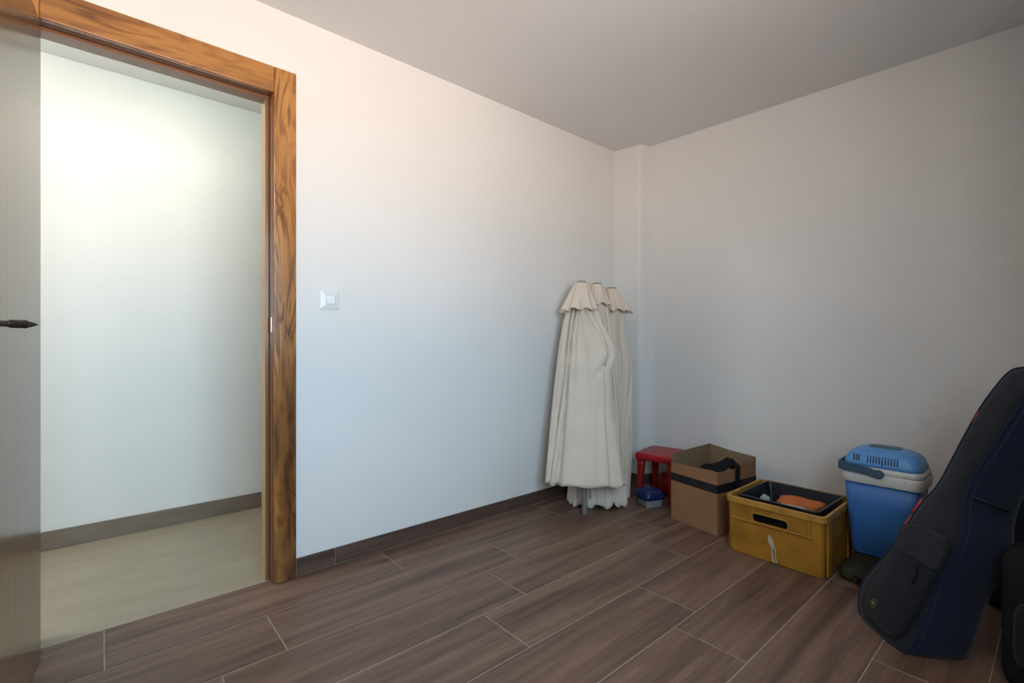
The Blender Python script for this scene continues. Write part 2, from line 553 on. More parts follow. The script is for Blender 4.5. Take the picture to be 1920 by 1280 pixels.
# room floor: each plank tile an object, grout bed below
TOP = 2.258
rows = [(2.2585, 1.9955, 0.0135), (1.9955, 1.7225, 0.484), (1.7225, 1.459, 0.290), (1.459, 1.1975, 1.115),
        (1.1975, 0.9365, 0.70), (0.9365, 0.6785, 0.549), (0.6785, 0.4170, 1.38), (0.4170, 0.1540, 0.876),
        (0.154, -0.109, 0.35), (-0.109, -0.338, 0.9)]
TL = 1.046
fl = thing('floor', None, None); fl['kind'] = 'structure'
bm = bmesh.new()
prism(bm, [(X0, BACK_Y), (wb(BACK_Y), BACK_Y), (wb(2.03), 2.03), (wb(2.03), 2.244), (0.585, 2.244), (0.585, 2.276), (-0.188, 2.276), (-0.188, 2.244), (X0, 2.244)], -0.05, -0.0012)
tag(build('grout_bed', bm, M_grout, fl), kind='structure')
G = 0.0021
cache = {}
for (ya, yb, xj) in rows:
    k0 = math.floor((X0 - xj) / TL)
    x = xj + k0 * TL
    while x < 3.2:
        xa, xb = max(x, X0), min(x + TL, wb((ya + yb) / 2) - 0.004)
        if ya > 2.1: xb = min(xb, 2.99)
        if xb - xa > 0.03:
            y1 = ya - G
            y0 = yb + G
            if ya > 2.2:
                y1 = 2.2435 if not (xa < 0.5 and xb > 0) else 2.2435
            key = (round(xb - xa, 3), round(y1 - y0, 3))
            if key not in cache:
                b2 = bmesh.new()
                w_, h_ = (xb - xa) / 2 - G, (y1 - y0) / 2
                rings = [[(px, py, z) for px, py in ((-w_ + e, -h_ + e), (w_ - e, -h_ + e), (w_ - e, h_ - e), (-w_ + e, h_ - e))]
                         for z, e in ((-0.012, 0), (-0.0008, 0), (0, 0.0008))]
                loft(b2, rings)
                bmesh.ops.recalc_face_normals(b2, faces=b2.faces)
                me = bpy.data.meshes.new('plank'); b2.to_mesh(me); b2.free(); me.materials.append(M_plank)
                cache[key] = me
            p = link('plank', cache[key], fl)
            p.location = ((xa + xb) / 2, (y0 + y1) / 2, 0)
            tag(p, kind='structure')
        x += TL
# threshold strip of plank tile inside the doorway
for xa, xb in ((-0.188, 0.0135), (0.0135, 0.585)):
    tag(boxo('plank', M_plank, (xa + G, xb - G, 2.2436, 2.274, -0.012, 0), fl), kind='structure')


def skirting(name, pieces, parent=None):
    o = thing(name, None, None); o['kind'] = 'structure'
    for (p0, p1, j0, j1) in pieces:
        p0, p1 = Vector((*p0, 0)), Vector((*p1, 0))
        L = (p1 - p0).length
        d = (p1 - p0).normalized()
        ang = math.atan2(d.y, d.x)
        b2 = bmesh.new(); box(b2, 0.0015 * j0, L - 0.0015 * j1, 0, 0.009, 0.0025, 0.078)
        t = build('skirting_tile', b2, M_skirt, o, bevel=0.0012)
        t.location = p0; t.rotation_euler = (0, 0, ang); tag(t, kind='structure')
        b2 = bmesh.new(); box(b2, 0, L, 0.003, 0.008, 0.0, 0.076)
        t = build('joint', b2, M_grout, o); t.location = p0; t.rotation_euler = (0, 0, ang); tag(t, kind='structure')
    return o


yb = WA - 0.0096
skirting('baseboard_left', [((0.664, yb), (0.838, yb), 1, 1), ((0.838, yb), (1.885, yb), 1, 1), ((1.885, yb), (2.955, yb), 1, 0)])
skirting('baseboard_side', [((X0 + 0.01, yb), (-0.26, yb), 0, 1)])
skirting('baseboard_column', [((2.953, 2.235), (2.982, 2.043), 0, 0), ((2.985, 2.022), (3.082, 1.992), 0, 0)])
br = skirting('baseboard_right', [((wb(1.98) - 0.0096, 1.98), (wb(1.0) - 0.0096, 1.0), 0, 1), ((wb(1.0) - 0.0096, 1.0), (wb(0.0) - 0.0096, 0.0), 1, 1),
                                  ((wb(0) - 0.0096, 0.0), (wb(-0.33) - 0.0096, -0.33), 1, 1)])

# ------------------------------------------------------------------ door frame (jambs, architraves)
df = thing('door_1', None, None, (0.21, WA, 0)); df['kind'] = 'structure'
def dpart(name, m, dims, bevel=0.002, label=None):
    x0, x1, y0, y1, z0, z1 = dims
    o = boxo(name, m, (x0 - 0.21, x1 - 0.21, y0 - WA, y1 - WA, z0, z1), df, bevel)
    tag(o, label, kind='structure')
    return o


AF = 2.222
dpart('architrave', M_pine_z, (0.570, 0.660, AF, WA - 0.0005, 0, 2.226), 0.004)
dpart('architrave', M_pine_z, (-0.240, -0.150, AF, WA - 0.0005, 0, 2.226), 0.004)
dpart('head_architrave', M_pine_x, (-0.150, 0.570, AF, WA - 0.0005, 2.116, 2.226), 0.004)
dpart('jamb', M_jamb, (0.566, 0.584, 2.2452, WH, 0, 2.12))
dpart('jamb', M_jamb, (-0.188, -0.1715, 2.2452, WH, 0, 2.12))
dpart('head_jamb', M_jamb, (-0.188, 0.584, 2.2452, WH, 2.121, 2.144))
dpart('door_stop', M_jamb, (0.551, 0.5655, 2.285, WH + 0.012, 0, 2.105))  # dark tone used as shade inside the rebate
dpart('lit_edge_strip', M_jambl, (0.5495, 0.5508, 2.288, WH + 0.012, 0, 2.105), bevel=0, label='strip facing the opening, painted paler as hall light')  # hall light painted on the inner face of the stop
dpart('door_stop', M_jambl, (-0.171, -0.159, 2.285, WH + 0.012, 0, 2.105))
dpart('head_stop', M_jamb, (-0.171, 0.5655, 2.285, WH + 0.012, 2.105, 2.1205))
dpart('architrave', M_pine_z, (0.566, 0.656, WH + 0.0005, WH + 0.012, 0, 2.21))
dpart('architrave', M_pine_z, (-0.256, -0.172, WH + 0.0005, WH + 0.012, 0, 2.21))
dpart('striker_plate', M_brass, (0.5635, 0.5658, 2.2462, 2.262, 1.085, 1.15), 0.0004, label='small bright metal striker plate')

# ------------------------------------------------------------------ door leaf
ANG = radians(4.6)
hinge = Vector((-0.1465, 2.2195, 0))
dl = thing('door_leaf', 'brown varnished wooden door standing open at the left edge', 'door', hinge, 0)
dl.rotation_euler = (0, 0, -pi / 2 - ANG)          # local +X runs from the hinge to the free edge, -Y is behind
DW, DH, DT = 0.715, 2.100, 0.035
# visible face is local +Y
boxo('leaf', M_door, (0, DW, -DT, 0, 0.006, DH), dl, 0.0005)
hdl = bmesh.new()
zc = 1.084
tx = DW - 0.065
lathe(hdl, [(0.001, 0), (0.024, 0), (0.026, 0.004), (0.022, 0.009), (0.012, 0.012)], 20,
      Matrix.Translation((tx, 0.0004, zc)) @ Matrix.Rotation(-pi / 2, 4, 'X'))
build('rosette', hdl, M_bronze, dl, smooth=True)
hdl = bmesh.new()
# curved shank out of the rosette, lever running back towards the hinge, ending in a pointed tip
path = [(tx, 0.009, zc), (tx - 0.004, 0.016, zc), (tx - 0.014, 0.022, zc), (tx - 0.026, 0.026, zc), (tx - 0.036, 0.031, zc)]
tube(hdl, catmull(path, 5, False), 0.0075, 14)
build('handle', hdl, M_bronze, dl, smooth=True)
hdl = bmesh.new()
T = Matrix.Translation((tx - 0.034, 0.030, zc)) @ Matrix.Rotation(-radians(41), 4, 'Z') @ Matrix.Rotation(-pi / 2, 4, 'Y') @ Matrix.Scale(0.80, 4)
lathe(hdl, [(0.001, 0), (0.0085, 0.001), (0.0090, 0.010), (0.0120, 0.016), (0.0125, 0.035), (0.0115, 0.050), (0.0130, 0.052), (0.0130, 0.056), (0.0112, 0.059), (0.0100, 0.066), (0.0055, 0.080), (0.0008, 0.092)], 18, T)
build('lever_tip', hdl, M_bronze, dl, smooth=True)
for zz in (0.25, 1.05, 1.85):
    hb = bmesh.new()
    lathe(hb, [(0.001, 0), (0.006, 0.001), (0.006, 0.079), (0.001, 0.08)], 12, Matrix.Translation((0.0005, -0.041, zz)))
    build('hinge_barrel', hb, M_bronze, dl, smooth=True)

# ------------------------------------------------------------------ light switch
sw = thing('light_switch', 'square ivory light switch on the white wall beside the door frame', 'light switch', (0.815, WA - 0.0005, 1.2395))
bm = bmesh.new()
rings = []
for y, h in ((0, 0.0455), (-0.004, 0.0455), (-0.0095, 0.024), (-0.0095, 0.022), (-0.006, 0.0215)):
    rings.append([(x, y, z) for x, z in rrect(h, h, 0.003, 3)])
loft(bm, rings)
build('switch_plate', bm, M_switch, sw)
bm = bmesh.new()
loft(bm, [[(-0.0195, y, z) for y, z in ((-0.0062, -0.0195), (-0.0062, 0.0195), (-0.0085, 0.0195), (-0.0105, 0.002), (-0.0135, -0.0195))],
          [(0.0195, y, z) for y, z in ((-0.0062, -0.0195), (-0.0062, 0.0195), (-0.0085, 0.0195), (-0.0105, 0.002), (-0.0135, -0.0195))]])
build('rocker', bm, M_rocker, sw, bevel=0.0012)

# hall ceiling lamp hidden above the door head, plus an added unseen fill globe
for lx, ly, dz_, gr, mm, lab in ((0.31, 2.70, 0.11, 0.065, 0, 'small globe ceiling lamp in the hall above the doorway'),
                                 (-1.45, 2.85, 0.20, 0.11, 1, 'large unseen fill globe added further along the hall')):
    cl = thing('ceiling_lamp', lab, 'ceiling lamp', (lx, ly, CEIL))
    bm = bmesh.new(); lathe(bm, [(0.001, -0.0005), (0.045, -0.0005), (0.045, -0.012), (0.008, -0.018), (0.008, -dz_ + gr + 0.002), (0.001, -dz_ + gr + 0.002)], 24)
    build('lamp_stem', bm, M_frame, cl)
    bm = bmesh.new(); bmesh.ops.create_uvsphere(bm, u_segments=24, v_segments=16, radius=gr)
    for v_ in bm.verts: v_.co.z -= dz_
    build('globe', bm, M_lamps[mm], cl, smooth=True)

# ------------------------------------------------------------------ folded parasols
Fv = Vector((cos(HEAD), sin(HEAD), 0))
Rv = Vector((sin(HEAD), -cos(HEAD), 0))


def dirpx(u):
    return Fv + Rv * ((u - 960) / 897)


def smoothstep(t): return t * t * (3 - 2 * t)


def interp(tab, t):
    for (a, va), (b, vb) in zip(tab, tab[1:]):
        if t <= b:
            k = (t - a) / (b - a) if b > a else 0
            return va + (vb - va) * k
    return tab[-1][1]


def parasol(label, top, bot, prof, front, back, seed, flounce, nf=9, hem=0.0, amp=0.16, hemwave=0.012, creases=(), poley=0.0):
    """top/bot: (px u, distance d, z); prof: (t, left m, right m)"""
    r = random.Random(seed)
    P0 = dirpx(top[0]) * top[1] + Vector((0, 0, top[2]))
    P1 = dirpx(bot[0]) * bot[1] + Vector((0, 0, bot[2]))
    base = Vector((P1.x, P1.y, 0))
    o = thing('folded_parasol', label, 'parasol', base, 0, None)
    d = dirpx(bot[0]); d.normalize(); w = Vector((d.y, -d.x, 0))
    NT, NA = 60, 120
    ph = [r.uniform(0, 2 * pi) for _ in range(6)]
    rings = []
    for i in range(NT + 1):
        t = i / NT
        c = P0.lerp(P1, t)
        L = interp([(a, l) for a, l, _ in prof], t); R = interp([(a, q) for a, _, q in prof], t)
        fk = smoothstep(min(1, t / 0.2))
        F_ = 0.028 + (front - 0.028) * smoothstep(min(1, t * 1.6)); B_ = 0.028 + (back - 0.028) * smoothstep(min(1, t * 1.6))
        ring = []
        for k in range(NA):
            a = 2 * pi * k / NA
            ca, sa = cos(a), sin(a)
            aw = a + 0.25 * sin(2 * a + ph[0]) + 0.15 * sin(t * 3 + ph[1])
            # pleats: rounded lobes separated by narrow creases
            cre = abs(sin(nf * aw / 2 + ph[2] + 0.5 * t))
            lob = cre ** 0.55
            f = 1 - amp * fk * (1 - lob) * (1.0 + 0.5 * sin(3 * a + ph[3]))
            f *= 1 + 0.035 * fk * sin(5 * a + 4 * t + ph[4]) + 0.02 * sin(11 * a - 3 * t + ph[5])
            rx = R if ca > 0 else L
            ry = B_ if sa > 0 else F_
            p = c + w * (ca * rx * f) + d * (sa * ry * f)
            if sa < 0.15:
                vis = min(1, (0.15 - sa) / 0.4)
                for (pts_c, depth, wid) in creases:
                    if pts_c[0][0] <= t <= pts_c[-1][0] + 1e-6:
                        uc = interp(pts_c, t)
                        fade = min(1, (t - pts_c[0][0]) / 0.06 + 0.15) * (1 if pts_c[-1][0] >= 0.999 else min(1, (pts_c[-1][0] - t) / 0.06 + 0.1))
                        xx = (ca - uc) / wid
                        p += d * (depth * fade * vis * math.exp(-abs(xx) ** 1.3))
            if i == NT:
                p.z += hem + hemwave * sin(nf * a + ph[2]) + hemwave * 0.6 * sin(2 * a + ph[3])
            elif i > NT - 4:
                q = (i - NT + 4) / 4
                p.z += q * (hem + hemwave * sin(nf * a + ph[2]) + hemwave * 0.6 * sin(2 * a + ph[3]))
            p.z = max(p.z, 0.004)
            ring.append(p - base)
        rings.append(ring)
    bm = bmesh.new(); loft(bm, rings, cap0=True, cap1=False)
    build('canopy', bm, M_canvas, o, smooth=True, solid=0.003)
    # vent flounce: short pleated skirt hanging below the tip
    rings = []
    axis = (P0 - P1).normalized()
    ft, fb_, fl_, fr_, drop = flounce
    for i in range(15):
        t = i / 14
        c = P0 + Vector((0, 0, 0.012)) - axis * drop * t + w * (fr_ - fl_) * 0.5 * t * 0.6
        ring = []
        for k in range(96):
            a = 2 * pi * k / 96
            rx = ft + ((fr_ if cos(a) > 0 else fl_) - ft) * t ** 0.9
            ry = ft + (fb_ - ft) * t ** 0.9
            sq = math.tanh(2.2 * sin(8 * a + ph[1] + 0.9 * sin(2 * a) + 0.5 * sin(3 * a + ph[2])))
            f = 1 + 0.19 * t ** 1.3 * sq + 0.02 * sin(17 * a)
            p = c + w * cos(a) * rx * f + d * sin(a) * ry * f
            p.z += 0.010 * t ** 2 * sin(8 * a + ph[1] + 1.2) - 0.012 * t * t * abs(cos(a))
            ring.append(p - base)
        rings.append(ring)
    bm = bmesh.new(); loft(bm, rings, cap0=True, cap1=False)
    build('flounce', bm, M_canvas2, o, smooth=True, solid=0.0025)
    # cap
    bm = bmesh.new()
    q = axis.to_track_quat('Z', 'Y').to_matrix().to_4x4()
    lathe(bm, [(0.001, 0.0), (0.030, 0.001), (0.034, 0.004), (0.030, 0.008), (0.012, 0.012), (0.001, 0.013)], 24,
          Matrix.Translation(P0 - base + Vector((0, 0, 0.013))) @ q)
    build('cap', bm, M_pole, o, smooth=True)
    # pole with its foot
    foot = P1.copy() + d * poley
    foot.z = 0.004
    bm = bmesh.new()
    tube(bm, [P0 - base, P0.lerp(foot, 0.5) - base, foot - base], 0.017, 12)
    build('pole', bm, M_pole, o, smooth=True)
    for s in (-1, 1):
        bm = bmesh.new()
        a0 = P0.lerp(P1, 0.12) + w * s * 0.02
        a1 = foot + w * s * 0.035 + Vector((0, 0, 0.10)) - d * 0.02
        tube(bm, [a0 - base, a1 - base], 0.006, 8)
        build('rib', bm, M_pole, o, smooth=True)
    return o


par_c = parasol('cream folded parasol nearest the column, right of the three',
                (1146, 3.35, 1.403), (1158, 3.21, 0.012),
                [(0, 0.028, 0.028), (0.1, 0.06, 0.085), (0.25, 0.07, 0.088), (0.38, 0.08, 0.135), (0.5, 0.09, 0.125), (0.75, 0.10, 0.105), (1, 0.12, 0.075)],
                0.085, 0.07, 5, (0.034, 0.075, 0.045, 0.105, 0.155), nf=5, amp=0.10, hemwave=0.010,
                creases=[([(0.1, 0.5), (0.4, 0.35), (1, 0.2)], 0.03, 0.12), ([(0.38, 0.95), (0.7, 0.55), (1, 0.7)], 0.025, 0.10)])
par_b = parasol('middle cream folded parasol of the three, its hem touching the floor',
                (1119, 3.22, 1.418), (1119, 3.05, 0.015),
                [(0, 0.028, 0.028), (0.1, 0.06, 0.07), (0.3, 0.09, 0.11), (0.6, 0.14, 0.15), (0.85, 0.17, 0.17), (1, 0.19, 0.185)],
                0.075, 0.06, 11, (0.034, 0.07, 0.05, 0.075, 0.135), nf=11, amp=0.10, hemwave=0.016,
                creases=[([(0.1, u0), (1, u1)], 0.024, 0.05) for u0, u1 in ((-0.8, -0.86), (-0.5, -0.6), (-0.25, -0.38), (0.0, -0.06), (0.2, 0.22), (0.5, 0.55), (0.75, 0.82))])
par_a = parasol('front left cream folded parasol with wide drooping canopy',
                (1090, 3.10, 1.413), (1096, 2.87, 0.193),
                [(0, 0.03, 0.03), (0.08, 0.075, 0.08), (0.2, 0.115, 0.13), (0.32, 0.14, 0.205), (0.37, 0.148, 0.215), (0.45, 0.160, 0.175), (0.7, 0.20, 0.185), (1, 0.245, 0.235)],
                0.085, 0.04, 3, (0.045, 0.085, 0.118, 0.095, 0.175), nf=7, hem=0.0, amp=0.09, hemwave=0.006, poley=0.02,
                creases=[([(0.08, -0.35), (0.3, -0.50), (0.6, -0.56), (1, -0.66)], 0.062, 0.05), ([(0.08, -0.75), (0.5, -0.80), (1, -0.86)], 0.040, 0.05),
                         ([(0.08, -0.12), (0.25, -0.30), (0.55, -0.36)], 0.03, 0.06), ([(0.10, 0.12), (0.22, 0.42), (0.34, 0.80)], 0.028, 0.08), ([(0.12, -0.02), (0.3, 0.16), (0.45, 0.30)], 0.018, 0.07),
                         ([(0.36, 0.88), (0.44, 0.62), (0.50, 0.30)], 0.030, 0.09), ([(0.45, 0.62), (0.8, 0.42), (1, 0.30)], 0.012, 0.15), ([(0.08, 0.62), (0.2, 0.75)], 0.03, 0.08)])

# ------------------------------------------------------------------ red stool, ball, food box
st = thing('stool', 'small red plastic stool in the corner behind the cardboard box', 'stool', (2.875, 1.775, 0), radians(10))
SH = 0.308
bm = bmesh.new()
rloft(bm, [(SH - 0.042, 0.152, 0.135, 0.03), (SH - 0.030, 0.156, 0.139, 0.034), (SH - 0.010, 0.156, 0.139, 0.034), (SH - 0.002, 0.151, 0.134, 0.032), (SH, 0.140, 0.123, 0.028)], 6)
build('seat', bm, M_red, st, smooth=True, bevel=0)
for sx_ in (-1, 1):
    for sy_ in (-1, 1):
        bm = bmesh.new()
        secs = []
        for i in range(7):
            t = i / 6
            z = (SH - 0.040) * (1 - t) + 0.001
            h = 0.023 - 0.007 * t
            secs.append((z, h, h, 0.010, sx_ * (0.118 + 0.010 * t), sy_ * (0.100 + 0.010 * t)))
        rloft(bm, secs[::-1], 4)
        build('leg', bm, M_red2, st, smooth=True)
bm = bmesh.new()
bmesh.ops.create_uvsphere(bm, u_segments=28, v_segments=18, radius=0.076)
for v_ in bm.verts: v_.co.x *= 0.9
ball = build('ball', bm, M_red2, None, smooth=True)
ball.location = (2.955, 1.79, 0.0765)
tag(ball, 'round dark red object under the red stool, beside the cardboard box', 'ball')

fb = thing('food_box', 'small clear food box with a navy blue clip lid on the floor', 'food box', (2.672, 1.745, 0), radians(70))
bm = bmesh.new()
rloft(bm, [(0.001, 0.054, 0.054, 0.016), (0.004, 0.057, 0.057, 0.018), (0.052, 0.066, 0.066, 0.02), (0.055, 0.069, 0.069, 0.021), (0.059, 0.069, 0.069, 0.021)], 6)
build('tub', bm, M_clear, fb, smooth=True, bevel=0)
bm = bmesh.new()
rloft(bm, [(0.050, 0.0715, 0.0715, 0.023), (0.062, 0.073, 0.073, 0.024), (0.082, 0.071, 0.071, 0.024), (0.098, 0.060, 0.060, 0.028), (0.108, 0.046, 0.046, 0.028), (0.111, 0.03, 0.03, 0.02)], 6)
build('lid', bm, M_lid, fb, smooth=True)
for s in (-1, 1):
    bm = bmesh.new()
    rloft(bm, [(0.046, 0.022, 0.003, 0.002), (0.080, 0.022, 0.003, 0.002)], 3)
    c = build('clip', bm, M_lid, fb, bevel=0.001)
    c.location = (0, s * 0.0755, 0)

# ------------------------------------------------------------------ cardboard box
FL, FR = Vector((2.558, 1.526, 0)), Vector((2.507, 1.221, 0))
u = (FR - FL).normalized(); Wd = (FR - FL).length
inn = Vector((-u.y, u.x, 0))
ang = math.atan2(u.y, u.x)
# local frame: +X along the front (left to right seen from the camera), +Y into the depth
cb = thing('cardboard_box', 'open brown cardboard box bound with a black tape band', 'box', FL, ang)
if (Matrix.Rotation(ang, 3, 'Z') @ Vector((0, 1, 0))).dot(inn) < 0: print('box orientation flipped')
Dp, TH = 0.35, 0.004


def panel(name, pts, axis, a0, a1, parent, m, bevel=0.0008):
    """polygon in (s, z) extruded between a0 and a1 along the other axis"""
    bm = bmesh.new()
    f = (lambda s, z, a: (s, a, z)) if axis == 'y' else (lambda s, z, a: (a, s, z))
    loft(bm, [[f(s, z, a0) for s, z in pts], [f(s, z, a1) for s, z in pts]])
    return build(name, bm, m, parent, bevel=bevel)


Z0 = 0.001
panel('front_panel', [(0, Z0), (Wd, Z0), (Wd, 0.343), (Wd * 0.86, 0.347), (Wd * 0.8, 0.345), (0, 0.333)], 'y', 0, TH, cb, M_card)
panel('back_panel', [(0, Z0), (Wd, Z0), (Wd, 0.385), (Wd * 0.5, 0.392), (0, 0.408)], 'y', Dp - TH, Dp, cb, M_cardin)
panel('side_panel', [(TH, Z0), (Dp - TH, Z0), (Dp - TH, 0.405), (Dp * 0.5, 0.396), (0.012, 0.381), (0.011, 0.335), (TH, 0.333)], 'x', 0, TH, cb, M_cardin)
panel('side_panel', [(TH, Z0), (Dp - TH, Z0), (Dp - TH, 0.385), (Dp - 0.02, 0.384), (Dp - 0.021, 0.36), (Dp * 0.80, 0.363), (Dp * 0.5, 0.352), (Dp * 0.42, 0.338), (Dp * 0.30, 0.352), (Dp * 0.2, 0.340), (TH, 0.343)],
      'x', Wd - TH, Wd, cb, M_card)
panel('bottom_panel', [(TH, Z0), (Wd - TH, Z0), (Wd - TH, 0.005), (TH, 0.005)], 'y', TH, Dp - TH, cb, M_cardin)
bm = bmesh.new()
e = 0.0012
ring = [(-e, -e), (Wd + e, -e), (Wd + e, Dp + e), (-e, Dp + e)]
zl = [(0.232, 0.277), (0.228, 0.274), (0.232, 0.277), (0.236, 0.279)]
lo = [bm.verts.new((x, y, z[0])) for (x, y), z in zip(ring, zl)]
hi = [bm.verts.new((x, y, z[1])) for (x, y), z in zip(ring, zl)]
for i in range(4): bm.faces.new((lo[i], lo[(i + 1) % 4], hi[(i + 1) % 4], hi[i]))
build('tape_band', bm, M_tape, cb, solid=0.0008)
# strap that falls over the right-hand side
bm = bmesh.new()
path = [(Wd - 0.06, Dp * 0.5, 0.310), (Wd - 0.02, Dp * 0.50, 0.357), (Wd + 0.004, Dp * 0.49, 0.356), (Wd + 0.0075, Dp * 0.48, 0.33), (Wd + 0.0075, Dp * 0.47, 0.24)]
path = catmull(path, 5, False)
loft(bm, [[p + Vector((0, -0.019, 0)), p + Vector((0, 0.019, 0)), p + Vector((0.002, 0.019, 0.001)), p + Vector((0.002, -0.019, 0.001))] for p in path])
# black bag inside
bagin = thing('bag', 'black crumpled bag with a strap inside the cardboard box', 'bag', FL, ang)
build('strap', bm, M_black, bagin, smooth=True)
bm = bmesh.new()
NX, NY = 26, 26
r4 = random.Random(4)
from mathutils import noise as mn
top, botv = [], []
for j in range(NY + 1):
    for i in range(NX + 1):
        x = 0.010 + (Wd - 0.020) * i / NX; y = 0.010 + (Dp - 0.020) * j / NY
        ex = min(i, NX - i) / NX; ey = min(j, NY - j) / NY
        edge = min(1, min(ex, ey) * 7)
        z = 0.222 + 0.065 * smoothstep(edge) + 0.04 * mn.noise(Vector((x * 11, y * 11, 0))) + 0.018 * abs(mn.noise(Vector((x * 34, y * 34, 3))))
        z += 0.070 * math.exp(-((x - Wd * 0.66) ** 2 + (y - Dp * 0.75) ** 2) / 0.006)
        top.append(bm.verts.new((x, y, z)))
for j in range(NY):
    for i in range(NX):
        a = j * (NX + 1) + i
        bm.faces.new((top[a], top[a + 1], top[a + NX + 2], top[a + NX + 1]))
bnd = [e_ for e_ in bm.edges if len(e_.link_faces) == 1]
ret = bmesh.ops.extrude_edge_only(bm, edges=bnd)
for v_ in [g for g in ret['geom'] if isinstance(g, bmesh.types.BMVert)]: v_.co.z = 0.008
bmesh.ops.holes_fill(bm, edges=[e_ for e_ in bm.edges if len(e_.link_faces) == 1])
build('bag_body', bm, M_black, bagin, smooth=True)

# ------------------------------------------------------------------ yellow crate
cr_ = thing('crate', 'worn yellow plastic crate with an open hand hole', 'crate', (2.378 + 0.225, 0.903, 0), 0)
HX, HY, HT = 0.214, 0.214, 0.277           # half depth, half width, height
bm = bmesh.new()
rloft(bm, [(0.001, HX - 0.016, HY - 0.010, 0.018), (0.004, HX - 0.014, HY - 0.008, 0.02), (0.10, HX - 0.012, HY - 0.006, 0.02), (0.172, HX - 0.010, HY - 0.004, 0.02), (HT - 0.006, HX - 0.006, HY, 0.022),
           (HT - 0.006, HX - 0.010, HY - 0.004, 0.02), (0.09, HX - 0.018, HY - 0.012, 0.016), (0.008, HX - 0.020, HY - 0.014, 0.016)], 6)
shell = build('body', bm, M_crate, cr_)
cbm = bmesh.new()
YC, HWd = 0.010, 0.078
rings = []
for xx in (-HX - 0.02, -HX + 0.05):
    rings.append([(xx, YC + y, 0.198 + z) for y, z in rrect(HWd, 0.020, 0.012, 4)])
loft(cbm, rings)
cut(shell, cbm)
# rim
bm = bmesh.new()
rloft(bm, [(HT - 0.030, HX - 0.003, HY + 0.003, 0.026), (HT - 0.030, HX + 0.001, HY + 0.007, 0.028), (HT - 0.004, HX + 0.003, HY + 0.009, 0.03), (HT, HX + 0.001, HY + 0.007, 0.028), (HT, HX - 0.010, HY - 0.004, 0.02),
           (HT - 0.004, HX - 0.012, HY - 0.006, 0.02), (HT - 0.028, HX - 0.012, HY - 0.006, 0.02)], 6, cap0=False, cap1=False)
build('rim', bm, M_crate2, cr_, bevel=0.0012)
# rib line under the hand hole, frame around the hole, end brackets
XF = -HX
boxo('rib', M_crate2, (XF - 0.0005, XF + 0.012, -HY * 0.82, HY * 0.90, 0.170, 0.175), cr_, 0.0015)
bm = bmesh.new()
rr = []
for xx, g in ((XF + 0.006, 0.0), (XF - 0.0015, 0.0), (XF - 0.0015, 0.004), (XF + 0.006, 0.004)):
    rr.append([(xx, YC + y, 0.198 + z) for y, z in rrect(HWd + 0.0 + g, 0.020 + g, 0.012 + g, 4)])
rr.append(rr[0])
R_ = loft(bm, rr[:4], cap0=False, cap1=False)
for i in range(len(R_[0])):
    j = (i + 1) % len(R_[0]); bm.faces.new((R_[3][i], R_[3][j], R_[0][j], R_[0][i]))
build('hole_frame', bm, M_crate2, cr_)
for y in (-0.155, YC + HWd + 0.002):
    boxo('rib', M_crate2, (XF - 0.001, XF + 0.008, y - 0.002, y + 0.002, 0.175, HT - 0.031), cr_, 0.0008)
# recessed corner posts at the short sides
for sx_ in (-1, 1):
    for sy_ in (-1, 1):
        boxo('corner_post', M_crate, (sx_ * 0.150 - 0.024, sx_ * 0.150 + 0.024, sy_ * (HY + 0.001) - 0.006, sy_ * (HY + 0.001) + 0.005, 0.004, HT - 0.032), cr_, 0.003)
# torn label residue running down the front
bm = bmesh.new()
def strip(bm, pts, wds, x=XF + 0.0130):
    prev = None
    for (y, z), w_ in zip(pts, wds):
        xx = XF + 0.0085 + (0.172 - z) * 0.028 - 0.0004 * 0
        a = bm.verts.new((xx, y + w_, z)); b = bm.verts.new((xx, y - w_, z))
        if prev: bm.faces.new((prev[0], prev[1], b, a))
        prev = (a, b)
strip(bm, [(0.016, 0.130), (0.012, 0.118), (0.008, 0.100), (0.003, 0.085), (-0.001, 0.07)], [0.003, 0.010, 0.012, 0.010, 0.005])
strip(bm, [(0.006, 0.09), (0.003, 0.06), (0.001, 0.03), (-0.003, 0.006)], [0.003, 0.0022, 0.003, 0.006])
strip(bm, [(-0.004, 0.09), (-0.011, 0.07), (-0.012, 0.04), (-0.015, 0.006)], [0.002, 0.003, 0.0018, 0.004])
build('label_residue', bm, M_paper, cr_, solid=0.001).data.materials[0] = M_paper
cr_.children[-1]['label'] = 'pale torn label residue'

# black tray sitting in the crate, and what lies in it
tr = thing('tray', 'black rectangular tray lying in the top of the yellow crate', 'tray', (2.378 + 0.212, 0.893, 0.176), radians(-1))
TX, TY = 0.176, 0.178
bm = bmesh.new()
rloft(bm, [(0.0, TX - 0.02, TY - 0.02, 0.02), (0.078, TX - 0.006, TY - 0.006, 0.022), (0.100, TX, TY, 0.024), (0.108, TX + 0.004, TY + 0.004, 0.026), (0.111, TX + 0.002, TY + 0.002, 0.026), (0.111, TX - 0.006, TY - 0.006, 0.02),
           (0.08, TX - 0.012, TY - 0.012, 0.018), (0.005, TX - 0.024, TY - 0.024, 0.016)], 6)
build('tray_shell', bm, M_dark, tr, smooth=False, bevel=0.001)


